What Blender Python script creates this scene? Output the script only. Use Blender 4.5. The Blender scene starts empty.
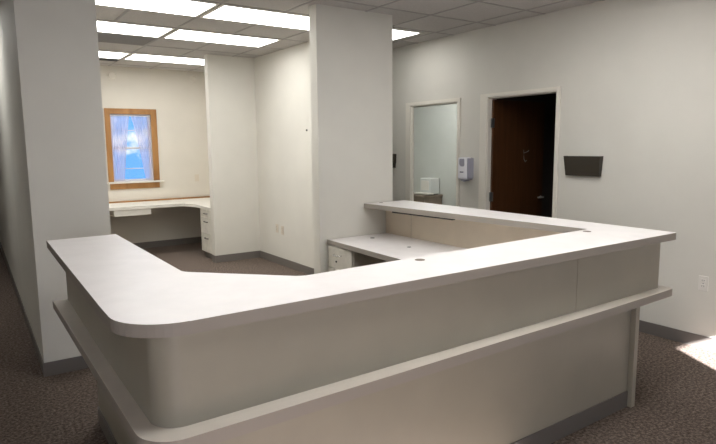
import bpy, bmesh, math, random
from mathutils import Vector, Matrix
random.seed(4)
C = bpy.context.scene.collection
PI = math.pi
CEIL = 2.82

# ---------------------------------------------------------------- materials
def mat(name, col, rough=0.6, metal=0.0, noise=None, bump=None, spec=0.5, detail=4.0):
    m = bpy.data.materials.new(name); m.use_nodes = True
    nt = m.node_tree; n = nt.nodes; b = n['Principled BSDF']
    b.inputs['Base Color'].default_value = (*col, 1)
    b.inputs['Roughness'].default_value = rough
    b.inputs['Metallic'].default_value = metal
    b.inputs['Specular IOR Level'].default_value = spec
    tc = n.new('ShaderNodeTexCoord')
    if noise:
        scale, lo, hi = noise
        t = n.new('ShaderNodeTexNoise'); t.inputs['Scale'].default_value = scale; t.inputs['Detail'].default_value = detail
        r = n.new('ShaderNodeValToRGB')
        r.color_ramp.elements[0].position = 0.35; r.color_ramp.elements[1].position = 0.65
        r.color_ramp.elements[0].color = (*[c * lo for c in col], 1)
        r.color_ramp.elements[1].color = (*[min(1, c * hi) for c in col], 1)
        nt.links.new(tc.outputs['Object'], t.inputs['Vector'])
        nt.links.new(t.outputs['Fac'], r.inputs['Fac'])
        nt.links.new(r.outputs['Color'], b.inputs['Base Color'])
    if bump:
        scale, st = bump
        t2 = n.new('ShaderNodeTexNoise'); t2.inputs['Scale'].default_value = scale
        bp = n.new('ShaderNodeBump'); bp.inputs['Strength'].default_value = st; bp.inputs['Distance'].default_value = 0.01
        nt.links.new(tc.outputs['Object'], t2.inputs['Vector'])
        nt.links.new(t2.outputs['Fac'], bp.inputs['Height'])
        nt.links.new(bp.outputs['Normal'], b.inputs['Normal'])
    return m

def wood(name, c1, c2, scale=(3, 3, 30), rough=0.45):
    m = mat(name, c1, rough)
    nt = m.node_tree; n = nt.nodes
    tc = n.new('ShaderNodeTexCoord'); mp = n.new('ShaderNodeMapping'); mp.inputs['Scale'].default_value = scale
    t = n.new('ShaderNodeTexNoise'); t.inputs['Scale'].default_value = 1.5; t.inputs['Detail'].default_value = 6; t.inputs['Distortion'].default_value = 0.8
    r = n.new('ShaderNodeValToRGB'); r.color_ramp.elements[0].color = (*c1, 1); r.color_ramp.elements[1].color = (*c2, 1)
    r.color_ramp.elements[0].position = 0.3; r.color_ramp.elements[1].position = 0.7
    nt.links.new(tc.outputs['Object'], mp.inputs['Vector']); nt.links.new(mp.outputs['Vector'], t.inputs['Vector'])
    nt.links.new(t.outputs['Fac'], r.inputs['Fac']); nt.links.new(r.outputs['Color'], n['Principled BSDF'].inputs['Base Color'])
    return m

def carpet():
    m = mat('carpet', (0.1, 0.08, 0.065), 0.95, spec=0.1)
    nt = m.node_tree; n = nt.nodes; b = n['Principled BSDF']
    tc = n.new('ShaderNodeTexCoord')
    t = n.new('ShaderNodeTexNoise'); t.inputs['Scale'].default_value = 55; t.inputs['Detail'].default_value = 5; t.inputs['Roughness'].default_value = 0.75
    r = n.new('ShaderNodeValToRGB'); e = r.color_ramp.elements
    e[0].position = 0.36; e[0].color = (0.058, 0.045, 0.037, 1)
    e[1].position = 0.66; e[1].color = (0.28, 0.225, 0.19, 1)
    k = e.new(0.5); k.color = (0.135, 0.104, 0.086, 1)
    bp = n.new('ShaderNodeBump'); bp.inputs['Strength'].default_value = 0.6; bp.inputs['Distance'].default_value = 0.008
    nt.links.new(tc.outputs['Object'], t.inputs['Vector'])
    nt.links.new(t.outputs['Fac'], r.inputs['Fac']); nt.links.new(r.outputs['Color'], b.inputs['Base Color'])
    nt.links.new(t.outputs['Fac'], bp.inputs['Height']); nt.links.new(bp.outputs['Normal'], b.inputs['Normal'])
    return m

def emit(name, col, st):
    m = bpy.data.materials.new(name); m.use_nodes = True
    nt = m.node_tree; nt.nodes.clear()
    o = nt.nodes.new('ShaderNodeOutputMaterial'); e = nt.nodes.new('ShaderNodeEmission')
    e.inputs['Color'].default_value = (*col, 1); e.inputs['Strength'].default_value = st
    nt.links.new(e.outputs[0], o.inputs['Surface'])
    return m

def see_through(name, col, amount, kind='sheer'):
    m = bpy.data.materials.new(name); m.use_nodes = True
    nt = m.node_tree; nt.nodes.clear(); N = nt.nodes.new
    o = N('ShaderNodeOutputMaterial'); mx = N('ShaderNodeMixShader'); tr = N('ShaderNodeBsdfTransparent')
    mx.inputs[0].default_value = amount
    if kind == 'sheer':
        a = N('ShaderNodeMixShader'); a.inputs[0].default_value = 0.65
        d = N('ShaderNodeBsdfDiffuse'); d.inputs['Color'].default_value = (*col, 1)
        t = N('ShaderNodeBsdfTranslucent'); t.inputs['Color'].default_value = (*col, 1)
        nt.links.new(d.outputs[0], a.inputs[1]); nt.links.new(t.outputs[0], a.inputs[2]); top = a
    else:
        top = N('ShaderNodeBsdfGlossy'); top.inputs['Roughness'].default_value = 0.02; top.inputs['Color'].default_value = (*col, 1)
    nt.links.new(tr.outputs[0], mx.inputs[1]); nt.links.new(top.outputs[0], mx.inputs[2])
    nt.links.new(mx.outputs[0], o.inputs['Surface'])
    return m

M = {}
M['wall'] = mat('wall paint', (0.685, 0.662, 0.60), 0.7, noise=(2.0, 0.97, 1.02), bump=(180, 0.05), spec=0.25)
M['wall_warm'] = mat('warm cream wall paint', (0.66, 0.62, 0.545), 0.7, noise=(2.0, 0.97, 1.02), spec=0.25)
M['wall_green'] = mat('grey green wall paint', (0.62, 0.635, 0.595), 0.6, noise=(2.0, 0.97, 1.02))
M['wall_unlit'] = mat('unlit room shade', (0.10, 0.08, 0.07), 0.9)  # dark colour stands in for the room being unlit
M['ceiling'] = mat('ceiling tile', (0.50, 0.48, 0.46), 0.9, noise=(60, 0.93, 1.04), bump=(120, 0.15), spec=0.1)
M['grid'] = mat('ceiling tee bar', (0.32, 0.305, 0.29), 0.6)
M['carpet'] = carpet()
M['base'] = mat('vinyl cove base', (0.165, 0.147, 0.133), 0.45)
M['top'] = mat('counter top laminate', (0.80, 0.765, 0.75), 0.38, noise=(9, 0.975, 1.02))
M['edge'] = mat('counter edge band', (0.36, 0.325, 0.28), 0.4)
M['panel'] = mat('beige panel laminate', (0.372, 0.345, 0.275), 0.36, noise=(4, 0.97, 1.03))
M['panel_lit'] = mat('tan lit panel laminate', (0.72, 0.625, 0.50), 0.45, noise=(5, 0.97, 1.03))  # tan inner side of the panels, lightened in place of stronger light
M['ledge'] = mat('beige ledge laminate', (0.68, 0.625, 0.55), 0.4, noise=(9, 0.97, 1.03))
M['white'] = mat('white laminate', (0.78, 0.75, 0.68), 0.45, noise=(6, 0.96, 1.02))
M['cabinet'] = mat('cream cabinet laminate', (0.72, 0.69, 0.61), 0.45, noise=(14, 0.9, 1.03))
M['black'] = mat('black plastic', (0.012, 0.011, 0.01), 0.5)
M['brown_plastic'] = mat('brown plastic', (0.13, 0.10, 0.065), 0.4)
M['chrome'] = mat('chrome', (0.75, 0.75, 0.74), 0.2, 1.0)
M['steel'] = mat('dull steel', (0.36, 0.36, 0.36), 0.4, 0.9)
M['oak'] = wood('golden oak', (0.27, 0.12, 0.03), (0.42, 0.21, 0.065), (4, 4, 1.2))
M['door_wood'] = wood('dark red brown door veneer', (0.06, 0.022, 0.007), (0.10, 0.039, 0.014), (14, 14, 1.0), 0.4)
M['cab_wood'] = wood('brown wood', (0.27, 0.21, 0.16), (0.35, 0.28, 0.22), (4, 4, 4))
M['frame'] = mat('cream door frame paint', (0.78, 0.74, 0.66), 0.45)
M['disp_white'] = mat('white plastic', (0.88, 0.88, 0.92), 0.3)
M['disp_grey'] = mat('grey plastic', (0.36, 0.36, 0.43), 0.35)
M['navy'] = mat('dark blue strip', (0.03, 0.03, 0.12), 0.5)
M['bronze'] = mat('dark bronze plastic', (0.032, 0.025, 0.016), 0.4)
M['plate'] = mat('off white plate', (0.76, 0.73, 0.68), 0.4)
M['beige_plate'] = mat('beige plate', (0.62, 0.55, 0.45), 0.45)
M['sash'] = mat('sash paint', (0.62, 0.62, 0.66), 0.5)
M['sill'] = mat('pale sill', (0.72, 0.68, 0.62), 0.45)
M['glass'] = see_through('window glass', (1, 1, 1), 0.06, 'glass')
M['sheer'] = see_through('sheer curtain', (0.90, 0.82, 0.90), 0.6)
M['lens'] = emit('troffer lens', (1.0, 0.993, 0.972), 7.0)
M['lens_added'] = emit('added room lens', (0.98, 1.0, 0.97), 14.0)  # strong lens of the unseen panel added to light the small room
M['grille'] = mat('grey grille', (0.20, 0.195, 0.19), 0.5)
M['light_grey'] = mat('light grey plastic', (0.66, 0.67, 0.65), 0.5)

# ---------------------------------------------------------------- mesh helpers
def bx(bm, x0, x1, y0, y1, z0, z1):
    v = [bm.verts.new(p) for p in ((x0,y0,z0),(x1,y0,z0),(x1,y1,z0),(x0,y1,z0),(x0,y0,z1),(x1,y0,z1),(x1,y1,z1),(x0,y1,z1))]
    for f in ((3,2,1,0),(4,5,6,7),(0,1,5,4),(1,2,6,5),(2,3,7,6),(3,0,4,7)):
        bm.faces.new([v[i] for i in f])
    return v

def B(*boxes, bevel=0.0, seg=2):
    bm = bmesh.new()
    for b in boxes: bx(bm, *b)
    if bevel:
        bmesh.ops.bevel(bm, geom=bm.edges[:], offset=bevel, segments=seg, profile=0.5, affect='EDGES')
    return bm

def rounded(poly):
    """poly: (x, y[, r]) -> points, corners with a radius replaced by arcs"""
    out = []; n = len(poly)
    for i, p in enumerate(poly):
        r = p[2] if len(p) > 2 else 0
        P = Vector(p[:2])
        if not r: out.append(P); continue
        A = (Vector(poly[i-1][:2]) - P).normalized(); D = (Vector(poly[(i+1) % n][:2]) - P).normalized()
        ang = A.angle(D); t = r / math.tan(ang/2)
        s, e = P + A*t, P + D*t
        c = P + (A + D).normalized() * (r / math.sin(ang/2))
        a0 = math.atan2(*(s-c).yx); a1 = math.atan2(*(e-c).yx)
        d = (a1 - a0 + PI) % (2*PI) - PI
        k = 12 if r > .05 else 4
        for j in range(k+1):
            a = a0 + d*j/k; out.append(Vector((c.x + r*math.cos(a), c.y + r*math.sin(a))))
    return out

def prism(poly, z0, z1, bevel=0.0, bm=None):
    pts = rounded(poly)
    area = sum(pts[i-1].x*pts[i].y - pts[i].x*pts[i-1].y for i in range(len(pts)))
    if area < 0: pts.reverse()
    bm = bm or bmesh.new()
    lo = [bm.verts.new((p.x, p.y, z0)) for p in pts]; hi = [bm.verts.new((p.x, p.y, z1)) for p in pts]
    n = len(pts)
    fb = bm.faces.new(lo[::-1]); ft = bm.faces.new(hi)
    for i in range(n): bm.faces.new((lo[i], lo[(i+1) % n], hi[(i+1) % n], hi[i]))
    if bevel:
        es = list(ft.edges) + list(fb.edges)
        bmesh.ops.bevel(bm, geom=es, offset=bevel, segments=2, profile=0.5, affect='EDGES')
    return bm

def strip(path, th, z0, z1, bm=None):
    """open path (x, y[, r]) thickened by th to its left side, extruded"""
    full = [tuple(p) for p in path]
    pts = []
    n = len(full)
    for i, p in enumerate(full):
        if 0 < i < n-1 and len(p) > 2:
            tri = rounded([full[i-1][:2], p, full[i+1][:2]])
            pts += tri[1:-1]
        else: pts.append(Vector(p[:2]))
    inner = []
    for i, p in enumerate(pts):
        a = (pts[i] - pts[i-1]).normalized() if i else None
        b = (pts[i+1] - pts[i]).normalized() if i < len(pts)-1 else None
        d = ((a or b) + (b or a)).normalized()
        nrm = Vector((-d.y, d.x)); k = 1.0
        if a and b: k = 1/max(.3, nrm.dot(Vector((-a.y, a.x))))
        inner.append(p + nrm*th*k)
    bm = bm or bmesh.new()
    o0 = [bm.verts.new((p.x,p.y,z0)) for p in pts]; o1 = [bm.verts.new((p.x,p.y,z1)) for p in pts]
    i0 = [bm.verts.new((p.x,p.y,z0)) for p in inner]; i1 = [bm.verts.new((p.x,p.y,z1)) for p in inner]
    for k in range(len(pts)-1):
        bm.faces.new((o0[k],o0[k+1],o1[k+1],o1[k])); bm.faces.new((i0[k+1],i0[k],i1[k],i1[k+1]))
        bm.faces.new((o1[k],o1[k+1],i1[k+1],i1[k])); bm.faces.new((o0[k+1],o0[k],i0[k],i0[k+1]))
    bm.faces.new((o0[0],o1[0],i1[0],i0[0])); bm.faces.new((o0[-1],i0[-1],i1[-1],o1[-1]))
    return bm

def cyl(c, r, h, axis='z', seg=20, r2=None, bm=None):
    """solid disc/cylinder starting at c running +h along axis"""
    bm = bm or bmesh.new(); r2 = r if r2 is None else r2
    def P(a, rr, t):
        u, v = rr*math.cos(a), rr*math.sin(a)
        return {'z': (c[0]+u, c[1]+v, c[2]+t), 'x': (c[0]+t, c[1]+u, c[2]+v), 'y': (c[0]+v, c[1]+t, c[2]+u)}[axis]
    A = [bm.verts.new(P(2*PI*i/seg, r, 0)) for i in range(seg)]
    D = [bm.verts.new(P(2*PI*i/seg, r2, h)) for i in range(seg)]
    bm.faces.new(A[::-1]); bm.faces.new(D)
    for i in range(seg): bm.faces.new((A[i], A[(i+1)%seg], D[(i+1)%seg], D[i]))
    return bm

def tube(pts, r, seg=10, bm=None):
    bm = bm or bmesh.new(); rings = []
    pts = [Vector(p) for p in pts]
    for i, p in enumerate(pts):
        d = (pts[min(i+1, len(pts)-1)] - pts[max(i-1, 0)]).normalized()
        u = d.cross(Vector((0,0,1)))
        if u.length < .1: u = d.cross(Vector((0,1,0)))
        u.normalize(); w = d.cross(u)
        rings.append([bm.verts.new(p + u*r*math.cos(2*PI*k/seg) + w*r*math.sin(2*PI*k/seg)) for k in range(seg)])
    for a, b in zip(rings, rings[1:]):
        for k in range(seg): bm.faces.new((a[k], a[(k+1)%seg], b[(k+1)%seg], b[k]))
    bm.faces.new(rings[0][::-1]); bm.faces.new(rings[-1])
    return bm

def obj(name, bm, m, parent=None, smooth=False):
    bmesh.ops.recalc_face_normals(bm, faces=bm.faces[:])
    if parent is not None and parent.get('_off'):
        bmesh.ops.translate(bm, verts=bm.verts[:], vec=-Vector(parent['_off']))
    me = bpy.data.meshes.new(name)
    if smooth:
        for f in bm.faces: f.smooth = True
    bm.to_mesh(me); bm.free()
    o = bpy.data.objects.new(name, me); C.objects.link(o)
    for k in (m if isinstance(m, list) else [m]): me.materials.append(k)
    if parent is not None:
        o.parent = parent
        if parent.get('_off'): o['_off'] = tuple(parent['_off'])
    if smooth:
        me.set_sharp_from_angle(angle=math.radians(35))
    return o

def thing(name, label, cat, loc=(0,0,0), group=None):
    o = bpy.data.objects.new(name, None); C.objects.link(o); o.empty_display_size = .1
    o.location = loc; o['label'] = label; o['category'] = cat
    if any(loc): o['_off'] = tuple(float(c) for c in loc)
    if group: o['group'] = group
    return o

def tag(o, label, cat, group=None):
    o['label'] = label; o['category'] = cat
    if group: o['group'] = group
    return o

def struct(name, bm, m, parent=None, smooth=False):
    o = obj(name, bm, m, parent, smooth)
    if parent is None: o['kind'] = 'structure'
    return o

# ---------------------------------------------------------------- room shell
XW, XR, XR2 = -1.9, 4.68, 4.80          # left-hand room wall, right wall faces
YS, YW, YF = -1.5, 9.42, 10.9           # wall behind the camera, window wall, far corridor wall
struct('floor', B((XW-.1, 7.6, YS-.1, YF+.1, -.06, 0)), M['carpet'])
struct('ceiling', B((XW-.1, 7.6, YS-.1, YF+.1, CEIL, CEIL+.08)), M['ceiling'])
# tee bars of the suspended ceiling (0.61 m modules)
GX = [0.745 + .61*k for k in range(-4, 7)]
GY = [4.88 + .615*k for k in range(-10, 10)]
bm = bmesh.new()
for x in GX:
    if x < XR-.02: bx(bm, x-.012, x+.012, YS, YF, CEIL-.004, CEIL+.002)
for y in GY:
    if y < YF: bx(bm, XW, XR, y-.012, y+.012, CEIL-.0036, CEIL+.002)
struct('trim_1', bm, M['grid'])

# right wall with two doorways
D1 = (3.475, 4.345, 2.095); D2 = (4.79, 5.612, 2.08)
struct('wall_right', B((XR,XR2,YS,D1[0],0,CEIL),(XR,XR2,D1[0],D1[1],D1[2],CEIL),(XR,XR2,D1[1],D2[0],0,CEIL),
                       (XR,XR2,D2[0],D2[1],D2[2],CEIL),(XR,XR+.036,D2[1],D2[1]+.3,0,CEIL),(XR,XR2,D2[1]+.3,YF,0,CEIL)), M['wall'])
# window wall
WX0, WX1, WZ0, WZ1 = 1.935, 2.535, 1.075, 2.11
struct('wall_back', B((.555,WX0,YW,YW+.14,0,CEIL),(WX1,XR,YW,YW+.14,0,CEIL),(WX0,WX1,YW,YW+.14,0,WZ0),(WX0,WX1,YW,YW+.14,WZ1,CEIL)), M['wall_warm'])
# left partition and its wide end
bm = prism([(.377,4.47),(.874,4.47),(.874,4.59),(.50,4.59),(.57,YF),(.447,YF)], 0, CEIL)
struct('wall_left', bm, M['wall'])
# niche: end panel next to the counter, side wall, stub
struct('wall_center', prism([(2.652,4.465),(3.49,4.465),(3.49,4.50),(3.57,4.60),(3.57,YW),(3.50,YW),(3.50,7.72),(2.825,7.72),(2.825,7.60),(3.50,7.60),(3.50,4.585),(2.652,4.585)], 0, CEIL), M['wall'])
struct('wall_far', B((XW,.60,YF,YF+.1,0,CEIL)), M['wall'])
struct('wall_west', B((XW-.1,XW,YS,YF,0,CEIL)), M['wall'])
# wall behind the camera: glazed entrance and a window
struct('wall_front', B((XW,-1.7,YS-.15,YS,0,CEIL),(-1.7,.35,YS-.15,YS,0,.5),(-1.7,.35,YS-.15,YS,2.1,CEIL),(.35,2.30,YS-.15,YS,0,CEIL),
                       (2.30,2.82,YS-.15,YS,2.2,CEIL),(2.82,XR,YS-.15,YS,0,CEIL)), M['wall'])
wf = struct('window_2', B((-1.7,-1.64,YS-.1,YS-.04,.5,2.1),(.29,.35,YS-.1,YS-.04,.5,2.1),(-1.64,.29,YS-.1,YS-.04,.5,.56),(-1.64,.29,YS-.1,YS-.04,2.04,2.1),(-.7,-.65,YS-.1,YS-.04,.56,2.04)), M['frame'])
struct('window_pane', B((-1.64,.29,YS-.075,YS-.07,.56,2.04)), M['glass'], wf)
df = struct('door_3', B((2.30,2.34,YS-.1,YS-.04,0,2.2),(2.78,2.82,YS-.1,YS-.04,0,2.2),(2.34,2.78,YS-.1,YS-.04,2.16,2.2)), M['steel'])
struct('door_pane', B((2.34,2.78,YS-.075,YS-.07,.0,2.16)), M['glass'], df)

# rooms behind the right wall
struct('wall_dark_room', B((XR2,7.2,2.5,2.6,0,CEIL),(7.1,7.2,2.6,4.5,0,CEIL),(XR2,7.2,4.5,4.56,0,CEIL)), M['wall_unlit'])
struct('wall_small_room', B((XR2,7.4,4.56,4.64,0,CEIL),(7.05,7.15,4.64,8.9,0,CEIL),(XR2,7.05,8.82,8.9,0,CEIL)), M['wall_green'])

# skirting
BH, BT = .10, .008
def skirting(name, *boxes): return struct(name, B(*boxes), M['base'])
skirting('baseboard_right', (XR-BT,XR,YS,D1[0]-.045,0,BH), (XR-BT,XR,D1[1]+.07,D2[0]-.05,0,BH), (XR-BT,XR,D2[1]+.1,YF,0,BH))
skirting('baseboard_back', (.57,3.5,YW-BT,YW,0,BH), (3.57,XR-BT,YW-BT,YW,0,BH))
struct('baseboard_left', strip([(.447,YF),(.377,4.47),(.874,4.47)], -BT, 0, BH), M['base'])
struct('baseboard_center', strip([(3.492,YW-.01),(3.492,7.728),(2.817,7.728),(2.817,7.592),(3.492,7.592),(3.492,4.593),(2.644,4.593),(2.644,4.457),(2.70,4.457)], .0085, 0, BH), M['base'])
skirting('baseboard_far', (XW,.435,YF-BT,YF,0,BH))
skirting('baseboard_west', (XW,XW+BT,YS,YF-BT,0,BH))

# ---------------------------------------------------------------- window in the back wall
w = struct('window_1', B((1.858,WX0,YW-.022,YW,WZ0+.005,2.193),(WX1,2.625,YW-.022,YW,WZ0+.005,2.193),(WX0,WX1,YW-.022,YW,WZ1,2.193),
                         (1.875,2.62,YW-.02,YW,.962,1.052), bevel=.003), M['oak'])
struct('window_frame', B((WX0,WX0+.03,YW+.05,YW+.10,WZ0,WZ1),(WX1-.03,WX1,YW+.05,YW+.10,WZ0,WZ1),(WX0+.03,WX1-.03,YW+.05,YW+.10,WZ1-.03,WZ1),
                         (WX0+.03,WX1-.03,YW+.05,YW+.10,WZ0,WZ0+.035),(WX0+.03,WX1-.03,YW+.05,YW+.09,1.575,1.61),(WX0+.03,WX1-.03,YW+.055,YW+.075,1.27,1.282),
                         (WX0+.03,WX1-.03,YW+.055,YW+.075,1.86,1.872)), M['sash'], w)
struct('window_sill', B((1.845,2.685,YW-.06,YW+.05,1.052,1.077), bevel=.004), M['sill'], w)
struct('window_pane', B((WX0+.03,WX1-.03,YW+.08,YW+.084,WZ0+.03,WZ1-.03)), M['glass'], w)
ro = obj('curtain_rod', tube([(WX0+.002,YW+.012,2.085),(WX1-.002,YW+.012,2.085)], .006), M['plate'])
tag(ro, 'thin pale rod across the top of the wooden window', 'curtain rod')
def curtain(inner_top, inner_bot, outer, label, ph):
    bm = bmesh.new(); NU, NV = 40, 24; g = []
    for j in range(NV+1):
        t = j/NV; z = 2.095 - t*1.0
        sw = t**0.8; xi = inner_top + (inner_bot-inner_top)*sw
        row = []
        for i in range(NU+1):
            s = i/NU; x = outer + (xi-outer)*s
            amp = .011 + .006*math.sin(3*t+ph)
            y = YW + .024 + amp*math.sin(s*2*PI*5.5 + ph + .8*math.sin(t*3)) * (.4+.6*min(1, t*6))
            row.append(bm.verts.new((x, y, z)))
        g.append(row)
    for j in range(NV):
        for i in range(NU): bm.faces.new((g[j][i], g[j][i+1], g[j+1][i+1], g[j+1][i]))
    o = obj('curtain', bm, M['sheer'], smooth=True)
    tag(o, label, 'curtain', 'sheer curtains on the wooden window')
    return o
curtain(2.228, 2.10, WX0+.012, 'white sheer curtain drawn to the left side of the wooden window', 0.3)
curtain(2.234, 2.42, WX1-.012, 'white sheer curtain swept to the right side of the wooden window', 1.7)

# ---------------------------------------------------------------- doorways in the right wall
def casing(d, lw, rw, hw, dp):
    y0, y1, z = d; p = .014
    return [(XR-p,XR,y0-rw,y0,0,z+hw),(XR-p,XR,y1,y1+lw,0,z+hw),(XR-p,XR,y0,y1,z,z+hw),
            (XR,XR+dp,y0,y0+.012,0,z),(XR,XR+dp,y1-.012,y1,0,z),(XR,XR+dp,y0+.012,y1-.012,z-.012,z)]
d1 = struct('door_1', B(*casing(D1,.095,.04,.035,.12)), M['frame'])
LY = 4.33
leaf = struct('door_leaf', B((4.735,5.585,LY-.02,LY+.022,.01,2.07), bevel=.002), M['door_wood'], d1)
for zz in (1.035, 1.825, .25):
    struct('hinge', B((4.695,4.75,LY-.026,LY-.019,zz-.05,zz+.05), bevel=.002), M['steel'], d1)
bm = tube([(5.555,LY-.02,.985),(5.555,LY-.065,.985),(5.54,LY-.07,.985),(5.45,LY-.07,.987)], .009)
cyl((5.555,LY-.02,.985), .016, -.008, 'y', bm=bm)
struct('door_handle', bm, M['plate'], leaf, True)
bm = tube([(5.235,LY-.022,1.535),(5.235,LY-.03,1.43),(5.235,LY-.05,1.40),(5.235,LY-.065,1.42)], .005)
tube([(5.235,LY-.028,1.50),(5.20,LY-.05,1.515),(5.19,LY-.06,1.53)], .004, bm=bm); tube([(5.235,LY-.028,1.50),(5.27,LY-.05,1.515),(5.28,LY-.06,1.53)], .004, bm=bm)
struct('coat_hook', bm, M['steel'], leaf, True)
d2 = struct('door_2', B(*casing(D2,.09,.045,.04,.035)), M['frame'])
struct('jamb_lining', B((XR+.035,XR2,D2[0],D2[0]+.012,0,D2[2]),(XR+.035,XR2,D2[0]+.012,D2[1]-.012,D2[2]-.012,D2[2])), M['wall_green'], d2)

# ---------------------------------------------------------------- things in the small room beyond the second doorway
cb = thing('cabinet', 'low brown wooden cabinet beyond the open doorway', 'cabinet', (6.95,7.95,0))
obj('body', B((6.62,7.04,7.58,8.75,.08,.69)), M['cab_wood'], cb)
obj('cabinet_top', B((6.58,7.04,7.56,8.77,.69,.72), bevel=.004), M['cab_wood'], cb)
obj('plinth', B((6.66,7.04,7.60,8.73,0,.08)), M['base'], cb)
pr = thing('printer', 'pale grey boxy machine standing on the cabinet beyond the doorway', 'printer', (6.9,7.8,.72))
obj('body', B((6.80,7.02,7.62,7.90,.735,1.01), bevel=.012), M['light_grey'], pr)
obj('paper_tray', B((6.66,6.81,7.54,7.90,.735,.76), bevel=.006), M['plate'], pr)
obj('base', B((6.82,7.00,7.64,7.86,.72,.735)), M['black'], pr)
obj('front_panel', B((6.793,6.801,7.66,7.86,.80,.97)), M['plate'], pr)

# ---------------------------------------------------------------- reception counter
TT, TH = 1.055, .044                 # transaction top: upper face, thickness
ZS, SH = .748, .042                  # work surface / outer ledge
rc = thing('reception_counter', 'long beige U shaped reception counter with white raised top and rounded corner', 'counter', (1.9,2.4,0))
top_poly = [(.39,3.845),(.36,2.1),(.358,1.756,.20),(3.58,1.757,.018),(3.63,4.455),(3.128,4.455,.015),(3.285,2.17),(1.15,2.098,.05),(.772,2.49,.08),(.785,3.86)]
bm = prism(top_poly, TT-TH, TT, .0025)
o = obj('countertop', bm, [M['top'], M['edge']], rc)
for f in o.data.polygons:
    f.material_index = 0 if f.normal.z > .4 else 1
ZU = TT-TH
slab = [(.50,3.75),(.50,1.85),(3.40,1.87),(3.397,4.455),(2.72,4.455),(2.64,2.5),(1.18,2.45,.2),(1.15,3.75)]
bm = prism(slab, ZS-SH, ZS, .004)
o = obj('work_surface', bm, [M['top'], M['edge']], rc)
for f in o.data.polygons:
    f.material_index = 0 if f.normal.z > .4 else 1
# rounded ledge running round the outside
ZG, GH = .705, .047
ledge = [(.388,3.758),(.388,1.685,.125),(1.368,1.705),(1.965,1.72),(2.757,1.729),(3.585,1.757,.03),(3.585,4.455),(3.45,4.455),(3.45,1.88),(.52,1.86),(.53,3.758)]
bm = prism(ledge, ZG-GH, ZG, .004)
o = obj('ledge', bm, [M['ledge'], M['edge']], rc)
for f in o.data.polygons:
    f.material_index = 0 if f.normal.z > .4 else 1
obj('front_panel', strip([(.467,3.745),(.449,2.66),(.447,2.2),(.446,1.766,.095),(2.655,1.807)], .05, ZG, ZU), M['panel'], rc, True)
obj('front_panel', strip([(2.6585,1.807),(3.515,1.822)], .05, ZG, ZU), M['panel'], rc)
obj('joint_strip', B((2.6552,2.6583,1.809,1.855,ZG,ZU-.001)), M['black'], rc)
obj('joint_strip', B((3.400,3.447,4.0682,4.0728,ZG,ZU-.001)), M['black'], rc)
obj('back_panel', B((3.398,3.449,1.875,4.068,ZG,ZU)), M['panel_lit'], rc)
obj('back_panel', B((3.398,3.449,4.073,4.455,ZG,ZU)), M['panel_lit'], rc)
ZL = ZG-GH
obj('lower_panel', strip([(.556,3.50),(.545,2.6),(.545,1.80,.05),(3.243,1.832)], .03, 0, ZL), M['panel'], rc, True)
obj('end_panel', B((3.245,3.285,1.80,4.455,0,ZL), bevel=.003), M['panel'], rc)
obj('toe_kick', strip([(.549,3.503),(.538,2.6),(.538,1.793,.055),(3.243,1.825)], .0068, 0, .10), M['base'], rc)
obj('gap_shadow', prism([(3.175,4.07),(3.235,3.36),(3.27,3.36),(3.21,4.07)], ZU-.016, ZU), M['black'], rc)  # black strip drawn for the shadow in the gap under the top
def grommet(x, y, z, r, m):
    bm = cyl((x,y,z-.004), r, .0055, 'z', 20, r*.93); o = obj('cable_grommet', bm, m, rc); return o
grommet(3.10,4.27,ZS,.022,M['black']); grommet(3.06,3.69,ZS,.018,M['black'])
grommet(1.775,2.06,TT,.026,M['brown_plastic']); grommet(3.19,2.115,TT,.026,M['brown_plastic']); grommet(3.30,4.40,TT,.02,M['brown_plastic'])
# drawer unit below the inner work surface, against the wall
dp = thing('drawer_cabinet', 'cream drawer cabinet under the reception work surface beside the central wall', 'drawer cabinet', (2.97,4.24,0))
obj('body', B((2.74,3.23,4.05,4.445,.05,.702)), M['cabinet'], dp)
obj('plinth', B((2.78,3.23,4.06,4.44,0,.05)), M['base'], dp)
for z0, z1 in ((.50,.696),(.06,.494)):
    d = obj('drawer', B((2.72,2.74,4.055,4.44,z0,z1), bevel=.002), M['cabinet'], dp)
    zc = z1-.065
    bm = tube([(2.72,4.21,zc),(2.695,4.215,zc-.004),(2.692,4.25,zc-.006),(2.692,4.29,zc-.006),(2.695,4.325,zc-.004),(2.72,4.33,zc)], .005)
    obj('drawer_handle', bm, M['chrome'], d, True)
    obj('lock', cyl((2.721,4.30,zc-.065), .009, -.006, 'x'), M['black'], d)

# ---------------------------------------------------------------- desk built in under the window
dk = thing('built_in_desk', 'white wall to wall desk under the wooden window', 'desk', (2.2,9.0,0))
obj('desktop', prism([(.575,9.41),(.575,8.66),(2.75,8.66),(2.835,8.30),(2.835,7.735),(3.49,7.735),(3.49,9.41)], .715, .755, .003), M['white'], dk)
obj('back_strip', B((.575,3.49,9.385,9.41,.755,.778)), M['oak'], dk)
pd = obj('pencil_drawer', B((1.76,2.27,8.68,9.1,.62,.713), bevel=.003), M['white'], dk)
obj('support_panel', B((.575,.60,8.70,9.40,0,.715)), M['white'], dk)
dc = thing('drawer_cabinet', 'narrow cream drawer cabinet under the desk end behind the wall stub', 'drawer cabinet', (3.15,8.0,0))
obj('body', B((2.87,3.48,7.74,8.22,.08,.712)), M['cabinet'], dc)
obj('plinth', B((2.89,3.47,7.75,8.20,0,.08)), M['base'], dc)
for z0, z1 in ((.60,.708),(.36,.594),(.09,.354)):
    d = obj('drawer', B((2.85,2.87,7.745,8.215,z0,z1), bevel=.002), M['cabinet'], dc)
    zc = (z0+z1)/2 if z1 > .7 else z1-.06
    bm = tube([(2.85,7.92,zc),(2.83,7.925,zc),(2.827,7.98,zc),(2.83,8.035,zc),(2.85,8.04,zc)], .006)
    obj('drawer_handle', bm, M['bronze'], d, True)

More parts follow.
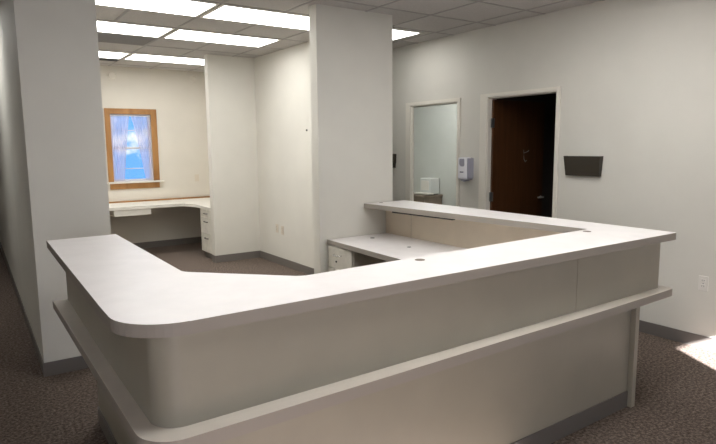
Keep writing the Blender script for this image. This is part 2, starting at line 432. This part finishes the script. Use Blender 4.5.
# ---------------------------------------------------------------- ceiling lights and vents
def troffer(x0, x1, y0, y1, label, group='ceiling light panels', lens='lens'):
    t = thing('ceiling_light', label, 'ceiling light', ((x0+x1)/2,(y0+y1)/2,CEIL), group)
    g = .016; z = CEIL-.006
    x0, x1, y0, y1 = x0+g, x1-g, y0+g, y1-g
    f = .022
    obj('frame', B((x0,x1,y0,y0+f,z-.004,CEIL),(x0,x1,y1-f,y1,z-.004,CEIL),(x0,x0+f,y0+f,y1-f,z-.004,CEIL),(x1-f,x1,y0+f,y1-f,z-.004,CEIL)), M['white'], t)
    if x1-x0 > y1-y0:
        ym = (y0+y1)/2
        obj('diffuser', B((x0+f,x1-f,y0+f,ym-.004,z-.002,CEIL-.001),(x0+f,x1-f,ym+.004,y1-f,z-.002,CEIL-.001)), M[lens], t)
        obj('center_rib', B((x0+f,x1-f,ym-.004,ym+.004,z-.003,CEIL-.001)), M['white'], t)
    else:
        xm = (x0+x1)/2
        obj('diffuser', B((x0+f,xm-.004,y0+f,y1-f,z-.002,CEIL-.001),(xm+.004,x1-f,y0+f,y1-f,z-.002,CEIL-.001)), M[lens], t)
        obj('center_rib', B((xm-.004,xm+.004,y0+f,y1-f,z-.003,CEIL-.001)), M['white'], t)
    return t
XL, XM, XH = .745, 1.965, 3.185
troffer(XL,XM,4.88,5.495,'bright ceiling light panel at the top edge, left one of the nearest row')
troffer(XM,XH,4.88,5.495,'bright ceiling light panel touching the central wall, right one of the nearest row')
troffer(XL,XM,6.11,6.725,'bright ceiling light panel beside the grey vent grille, left one of the middle row')
troffer(XM,XH,6.11,6.725,'bright ceiling light panel, right one of the middle row')
troffer(XL,XM,7.98,8.595,'short visible piece of ceiling light beside the left wall in the farthest row')
troffer(XM,XH,7.98,8.595,'bright ceiling light panel above the wall stub, right one of the farthest row')
troffer(3.69,4.30,4.93,5.545,'bright ceiling light panel in the passage right of the central wall')
# unseen light panels added to brighten counter, walls, passage and small room
troffer(XL,XM,1.19,1.805,'ceiling light panel above the left front of the counter, added out of view')
troffer(XM,XH,1.19,1.805,'ceiling light panel above the right front of the counter, added out of view')
troffer(XH,XH+.61,1.805,3.035,'ceiling light panel between the counter and the right wall, added out of view')
troffer(XL+.61,XM+.61,2.42,3.035,'ceiling light panel above the inside of the counter, added out of view')
troffer(-.475,.135,6.11,7.34,'ceiling light panel in the left passage, added out of view')
troffer(5.7,6.31,6.2,7.4,'ceiling light panel in the small room beyond the doorway, added out of view','added small room light','lens_added')
v = thing('vent_grille', 'grey return air grille in the ceiling beside the middle light row', 'vent', (1.355,7.03,CEIL))
obj('backing', B((.765,1.945,6.745,7.32,CEIL-.003,CEIL)), M['grille'], v)
obj('frame', B((.757,1.953,6.737,6.757,CEIL-.01,CEIL),(.757,1.953,7.308,7.328,CEIL-.01,CEIL),(.757,.777,6.757,7.308,CEIL-.01,CEIL),(1.933,1.953,6.757,7.308,CEIL-.01,CEIL)), M['grid'], v)
for k in range(13):
    y = 6.80+.04*k
    obj('slat', B((.777,1.933,y-.006,y+.006,CEIL-.009,CEIL-.003)), M['grid'], v)
v = thing('slot_vent', 'dark narrow slot vent in the ceiling near the window wall', 'vent', (1.65,8.72,CEIL))
obj('frame', B((1.37,1.95,8.62,8.64,CEIL-.012,CEIL),(1.37,1.95,8.79,8.81,CEIL-.012,CEIL),(1.37,1.39,8.64,8.79,CEIL-.012,CEIL),(1.93,1.95,8.64,8.79,CEIL-.012,CEIL)), M['black'], v)
obj('opening', B((1.39,1.93,8.64,8.79,CEIL-.005,CEIL)), M['black'], v)

# ---------------------------------------------------------------- things on the walls
def pocket(y1, label):
    """wall pocket, near side at smaller y; y1 is its far (left) end"""
    t = thing('wall_pocket', label, 'wall pocket', (XR,y1-.185,1.31), 'brown wall pockets')
    y0 = y1-.37; e = .014; zt, zb, d = 1.487, 1.308, .06
    bm = bmesh.new()
    def quad(*p): return bm.faces.new([bm.verts.new(q) for q in p])
    th = .005
    F = [(XR-d,y0,zt),(XR-d,y1,zt),(XR-.04,y1-e,zb),(XR-.04,y0+e,zb)]
    Fi = [(XR-d+th,y0+th,zt),(XR-d+th,y1-th,zt),(XR-.04+th,y1-e-th,zb+th),(XR-.04+th,y0+e+th,zb+th)]
    a = [bm.verts.new(p) for p in F]; b = [bm.verts.new(p) for p in Fi]
    c = [bm.verts.new((XR-.004,p[1],p[2])) for p in F]; g = [bm.verts.new((XR-.004,p[1],p[2])) for p in Fi]
    bm.faces.new(a); bm.faces.new(b[::-1])
    for i, j in ((1,2),(2,3),(3,0)):
        bm.faces.new((a[i],a[j],c[j],c[i])); bm.faces.new((b[j],b[i],g[i],g[j]))
    bm.faces.new((a[0],a[1],b[1],b[0])); bm.faces.new((a[1],c[1],g[1],b[1])); bm.faces.new((a[0],b[0],g[0],c[0]))
    for i, j in ((1,2),(2,3),(3,0)): bm.faces.new((c[i],c[j],g[j],g[i]))
    obj('tray', bm, M['bronze'], t)
    obj('back_plate', prism([(XR-.004,y0+.01),(XR-.004,y1-.01),(XR,y1-.01),(XR,y0+.01)], zb+.06, zt-.004), M['bronze'], t)
    return t
pocket(3.34, 'dark brown tapered wall pocket right of the dark door')
pocket(6.27, 'dark brown wall pocket just showing beside the central wall')

sd = thing('soap_dispenser', 'white and grey hand sanitizer dispenser on the wall between the two doorways', 'dispenser', (XR,4.61,1.19))
obj('back_plate', B((XR-.02,XR,4.545,4.675,1.21,1.455), bevel=.006), M['disp_grey'], sd)
bm = bmesh.new(); bx(bm, XR-.105,XR-.02,4.545,4.68,1.215,1.46)
bmesh.ops.bevel(bm, geom=bm.edges[:], offset=.018, segments=3, profile=.5, affect='EDGES')
cv = obj('cover', bm, M['disp_white'], sd, True)
bm = bmesh.new()
pts = rounded([(4.572,1.36,.02),(4.572,1.445,.012),(4.648,1.445,.02),(4.648,1.36,.035)])
lo = [bm.verts.new((XR-.1085,p.x,p.y)) for p in pts]; hi = [bm.verts.new((XR-.100,p.x,p.y)) for p in pts]
bm.faces.new(lo); bm.faces.new(hi[::-1])
for i in range(len(pts)): bm.faces.new((lo[i],lo[(i+1)%len(pts)],hi[(i+1)%len(pts)],hi[i]))
obj('viewing_window', bm, M['disp_grey'], cv)
obj('blue_strip', B((XR-.1075,XR-.104,4.585,4.64,1.292,1.303)), M['navy'], cv)
obj('side_panel', B((XR-.09,XR-.0,4.532,4.546,1.225,1.45), bevel=.004), M['disp_grey'], cv)
obj('nozzle', cyl((XR-.065,4.61,1.19), .014, .03, 'z', 14, .02), M['disp_grey'], sd)
obj('drip_tray', B((XR-.085,XR-.02,4.57,4.65,1.198,1.216), bevel=.006), M['disp_grey'], sd)

def outlet(name, axis, p, label, m, cat='outlet', sockets=True, s=1.0):
    x, y, z = p; hw, hh = .036*s, .058*s
    t = thing(name, label, cat, p)
    def bb(u0, u1, z0, z1, a, b):
        return (x-b, x-a, y+u0, y+u1, z+z0, z+z1) if axis == 'x' else (x+u0, x+u1, y-b, y-a, z+z0, z+z1)
    obj('cover_plate', B(bb(-hw,hw,-hh,hh,0,.006), bevel=.002), m, t)
    if sockets:
        for dz in (-.022, .022):
            sk = obj('socket', B(bb(-.017,.017,dz-.014,dz+.014,.006,.009), bevel=.0015), m, t)
            for du in (-.007, .007): obj('slot', B(bb(du-.0015,du+.0015,dz-.004,dz+.007,.0088,.0094)), M['black'], sk)
        obj('screw', B(bb(-.003,.003,-.003,.003,.006,.0075)), M['black'], t)
    else:
        obj('toggle', B(bb(-.005,.005,-.012,.012,.006,.015), bevel=.001), m, t)
    return t
outlet('wall_outlet', 'x', (XR,2.075,.515), 'off white wall outlet low on the right wall past the counter', M['plate'])
outlet('wall_outlet', 'x', (3.50,7.03,.49), 'pale beige outlet low on the niche side wall, left of a pair', M['beige_plate'])
outlet('wall_outlet', 'x', (3.50,6.87,.48), 'pale beige outlet low on the niche side wall, right of a pair', M['beige_plate'])
outlet('wall_switch', 'y', (3.235,YW,1.09), 'small beige switch plate on the window wall right of the window', M['beige_plate'], 'switch', False)
tag(obj('wall_screw', cyl((3.50,6.156,1.79), .012, -.012, 'x', 12, .008), M['black']), 'small black screw high on the niche side wall', 'screw')

def detector(x, z, r, label):
    t = thing('smoke_detector', label, 'smoke detector', (x,YW,z))
    obj('base_ring', cyl((x,YW,z), r, -.014, 'y', 28), M['wall_warm'], t)
    obj('cover', cyl((x,YW-.014,z), r*.8, -.014, 'y', 28, r*.6), M['wall_warm'], t)
detector(2.005, 2.68, .075, 'round off white detector high on the wall above the window')
detector(3.25, 2.70, .06, 'round off white detector high on the wall beside the wall stub')

# ---------------------------------------------------------------- sky and sun
wd = bpy.data.worlds.new('sky'); bpy.context.scene.world = wd; wd.use_nodes = True
nt = wd.node_tree; nt.nodes.clear(); N = nt.nodes.new
out = N('ShaderNodeOutputWorld'); bg = N('ShaderNodeBackground'); tc = N('ShaderNodeTexCoord')
ns = N('ShaderNodeTexNoise'); ns.inputs['Scale'].default_value = 9.0; ns.inputs['Detail'].default_value = 6
rp = N('ShaderNodeValToRGB'); rp.color_ramp.elements[0].position = .56; rp.color_ramp.elements[1].position = .62
rp.color_ramp.elements[0].color = (.12, .40, .95, 1); rp.color_ramp.elements[1].color = (1.0, 1.0, 1.0, 1)
nt.links.new(tc.outputs['Generated'], ns.inputs['Vector']); nt.links.new(ns.outputs['Fac'], rp.inputs['Fac'])
# brighter, whiter sky towards the sun
dt = N('ShaderNodeVectorMath'); dt.operation = 'DOT_PRODUCT'; dt.inputs[1].default_value = (-.5, -.866, .1)
mr = N('ShaderNodeMapRange'); mr.inputs['From Min'].default_value = -.2; mr.inputs['From Max'].default_value = .9
mr.inputs['To Min'].default_value = 0; mr.inputs['To Max'].default_value = 1
mx = N('ShaderNodeMix'); mx.data_type = 'RGBA'; mx.inputs['B'].default_value = (1.55, 1.8, 2.35, 1)
nt.links.new(tc.outputs['Generated'], dt.inputs[0]); nt.links.new(dt.outputs['Value'], mr.inputs['Value'])
nt.links.new(mr.outputs['Result'], mx.inputs['Factor']); nt.links.new(rp.outputs['Color'], mx.inputs['A'])
nt.links.new(mx.outputs['Result'], bg.inputs['Color']); bg.inputs['Strength'].default_value = 1.0
nt.links.new(bg.outputs[0], out.inputs['Surface'])

sl = bpy.data.lights.new('sun', 'SUN'); sl.energy = 58; sl.angle = .009; sl.color = (.97, .97, 1)
so = bpy.data.objects.new('sun', sl); C.objects.link(so)
hd = Vector((.5, .866, 0)); el = math.radians(26.5)
dirv = Vector((hd.x*math.cos(el), hd.y*math.cos(el), -math.sin(el)))
so.rotation_euler = dirv.to_track_quat('-Z', 'Y').to_euler()
so.location = (0, -6, 6)

# ---------------------------------------------------------------- camera
f_px, yaw, pitch, roll = 575.38, 0.60283, 0.132175, -0.00926
c, s = math.cos, math.sin
fw = Vector((s(yaw)*c(pitch), c(yaw)*c(pitch), -s(pitch)))
rt = Vector((c(yaw), -s(yaw), 0)); up = rt.cross(fw)
r2 = rt*c(roll) + up*s(roll); u2 = -rt*s(roll) + up*c(roll)
cd = bpy.data.cameras.new('camera'); cd.sensor_width = 36; cd.lens = f_px*36/716; cd.clip_start = .05
co = bpy.data.objects.new('camera', cd); C.objects.link(co)
mw = Matrix((( r2.x, u2.x, -fw.x, 0), (r2.y, u2.y, -fw.y, 0), (r2.z, u2.z, -fw.z, 1.6), (0,0,0,1)))
co.matrix_world = mw
sc = bpy.context.scene; sc.camera = co
sc.view_settings.view_transform = 'Standard'; sc.view_settings.look = 'None'
sc.view_settings.gamma = 1; sc.view_settings.use_curve_mapping = False
sc.view_settings.exposure = 0.4
sc.cycles.max_bounces = 10; sc.cycles.diffuse_bounces = 6; sc.cycles.sample_clamp_indirect = 6
for o in bpy.data.objects:
    if '_off' in o: del o['_off']
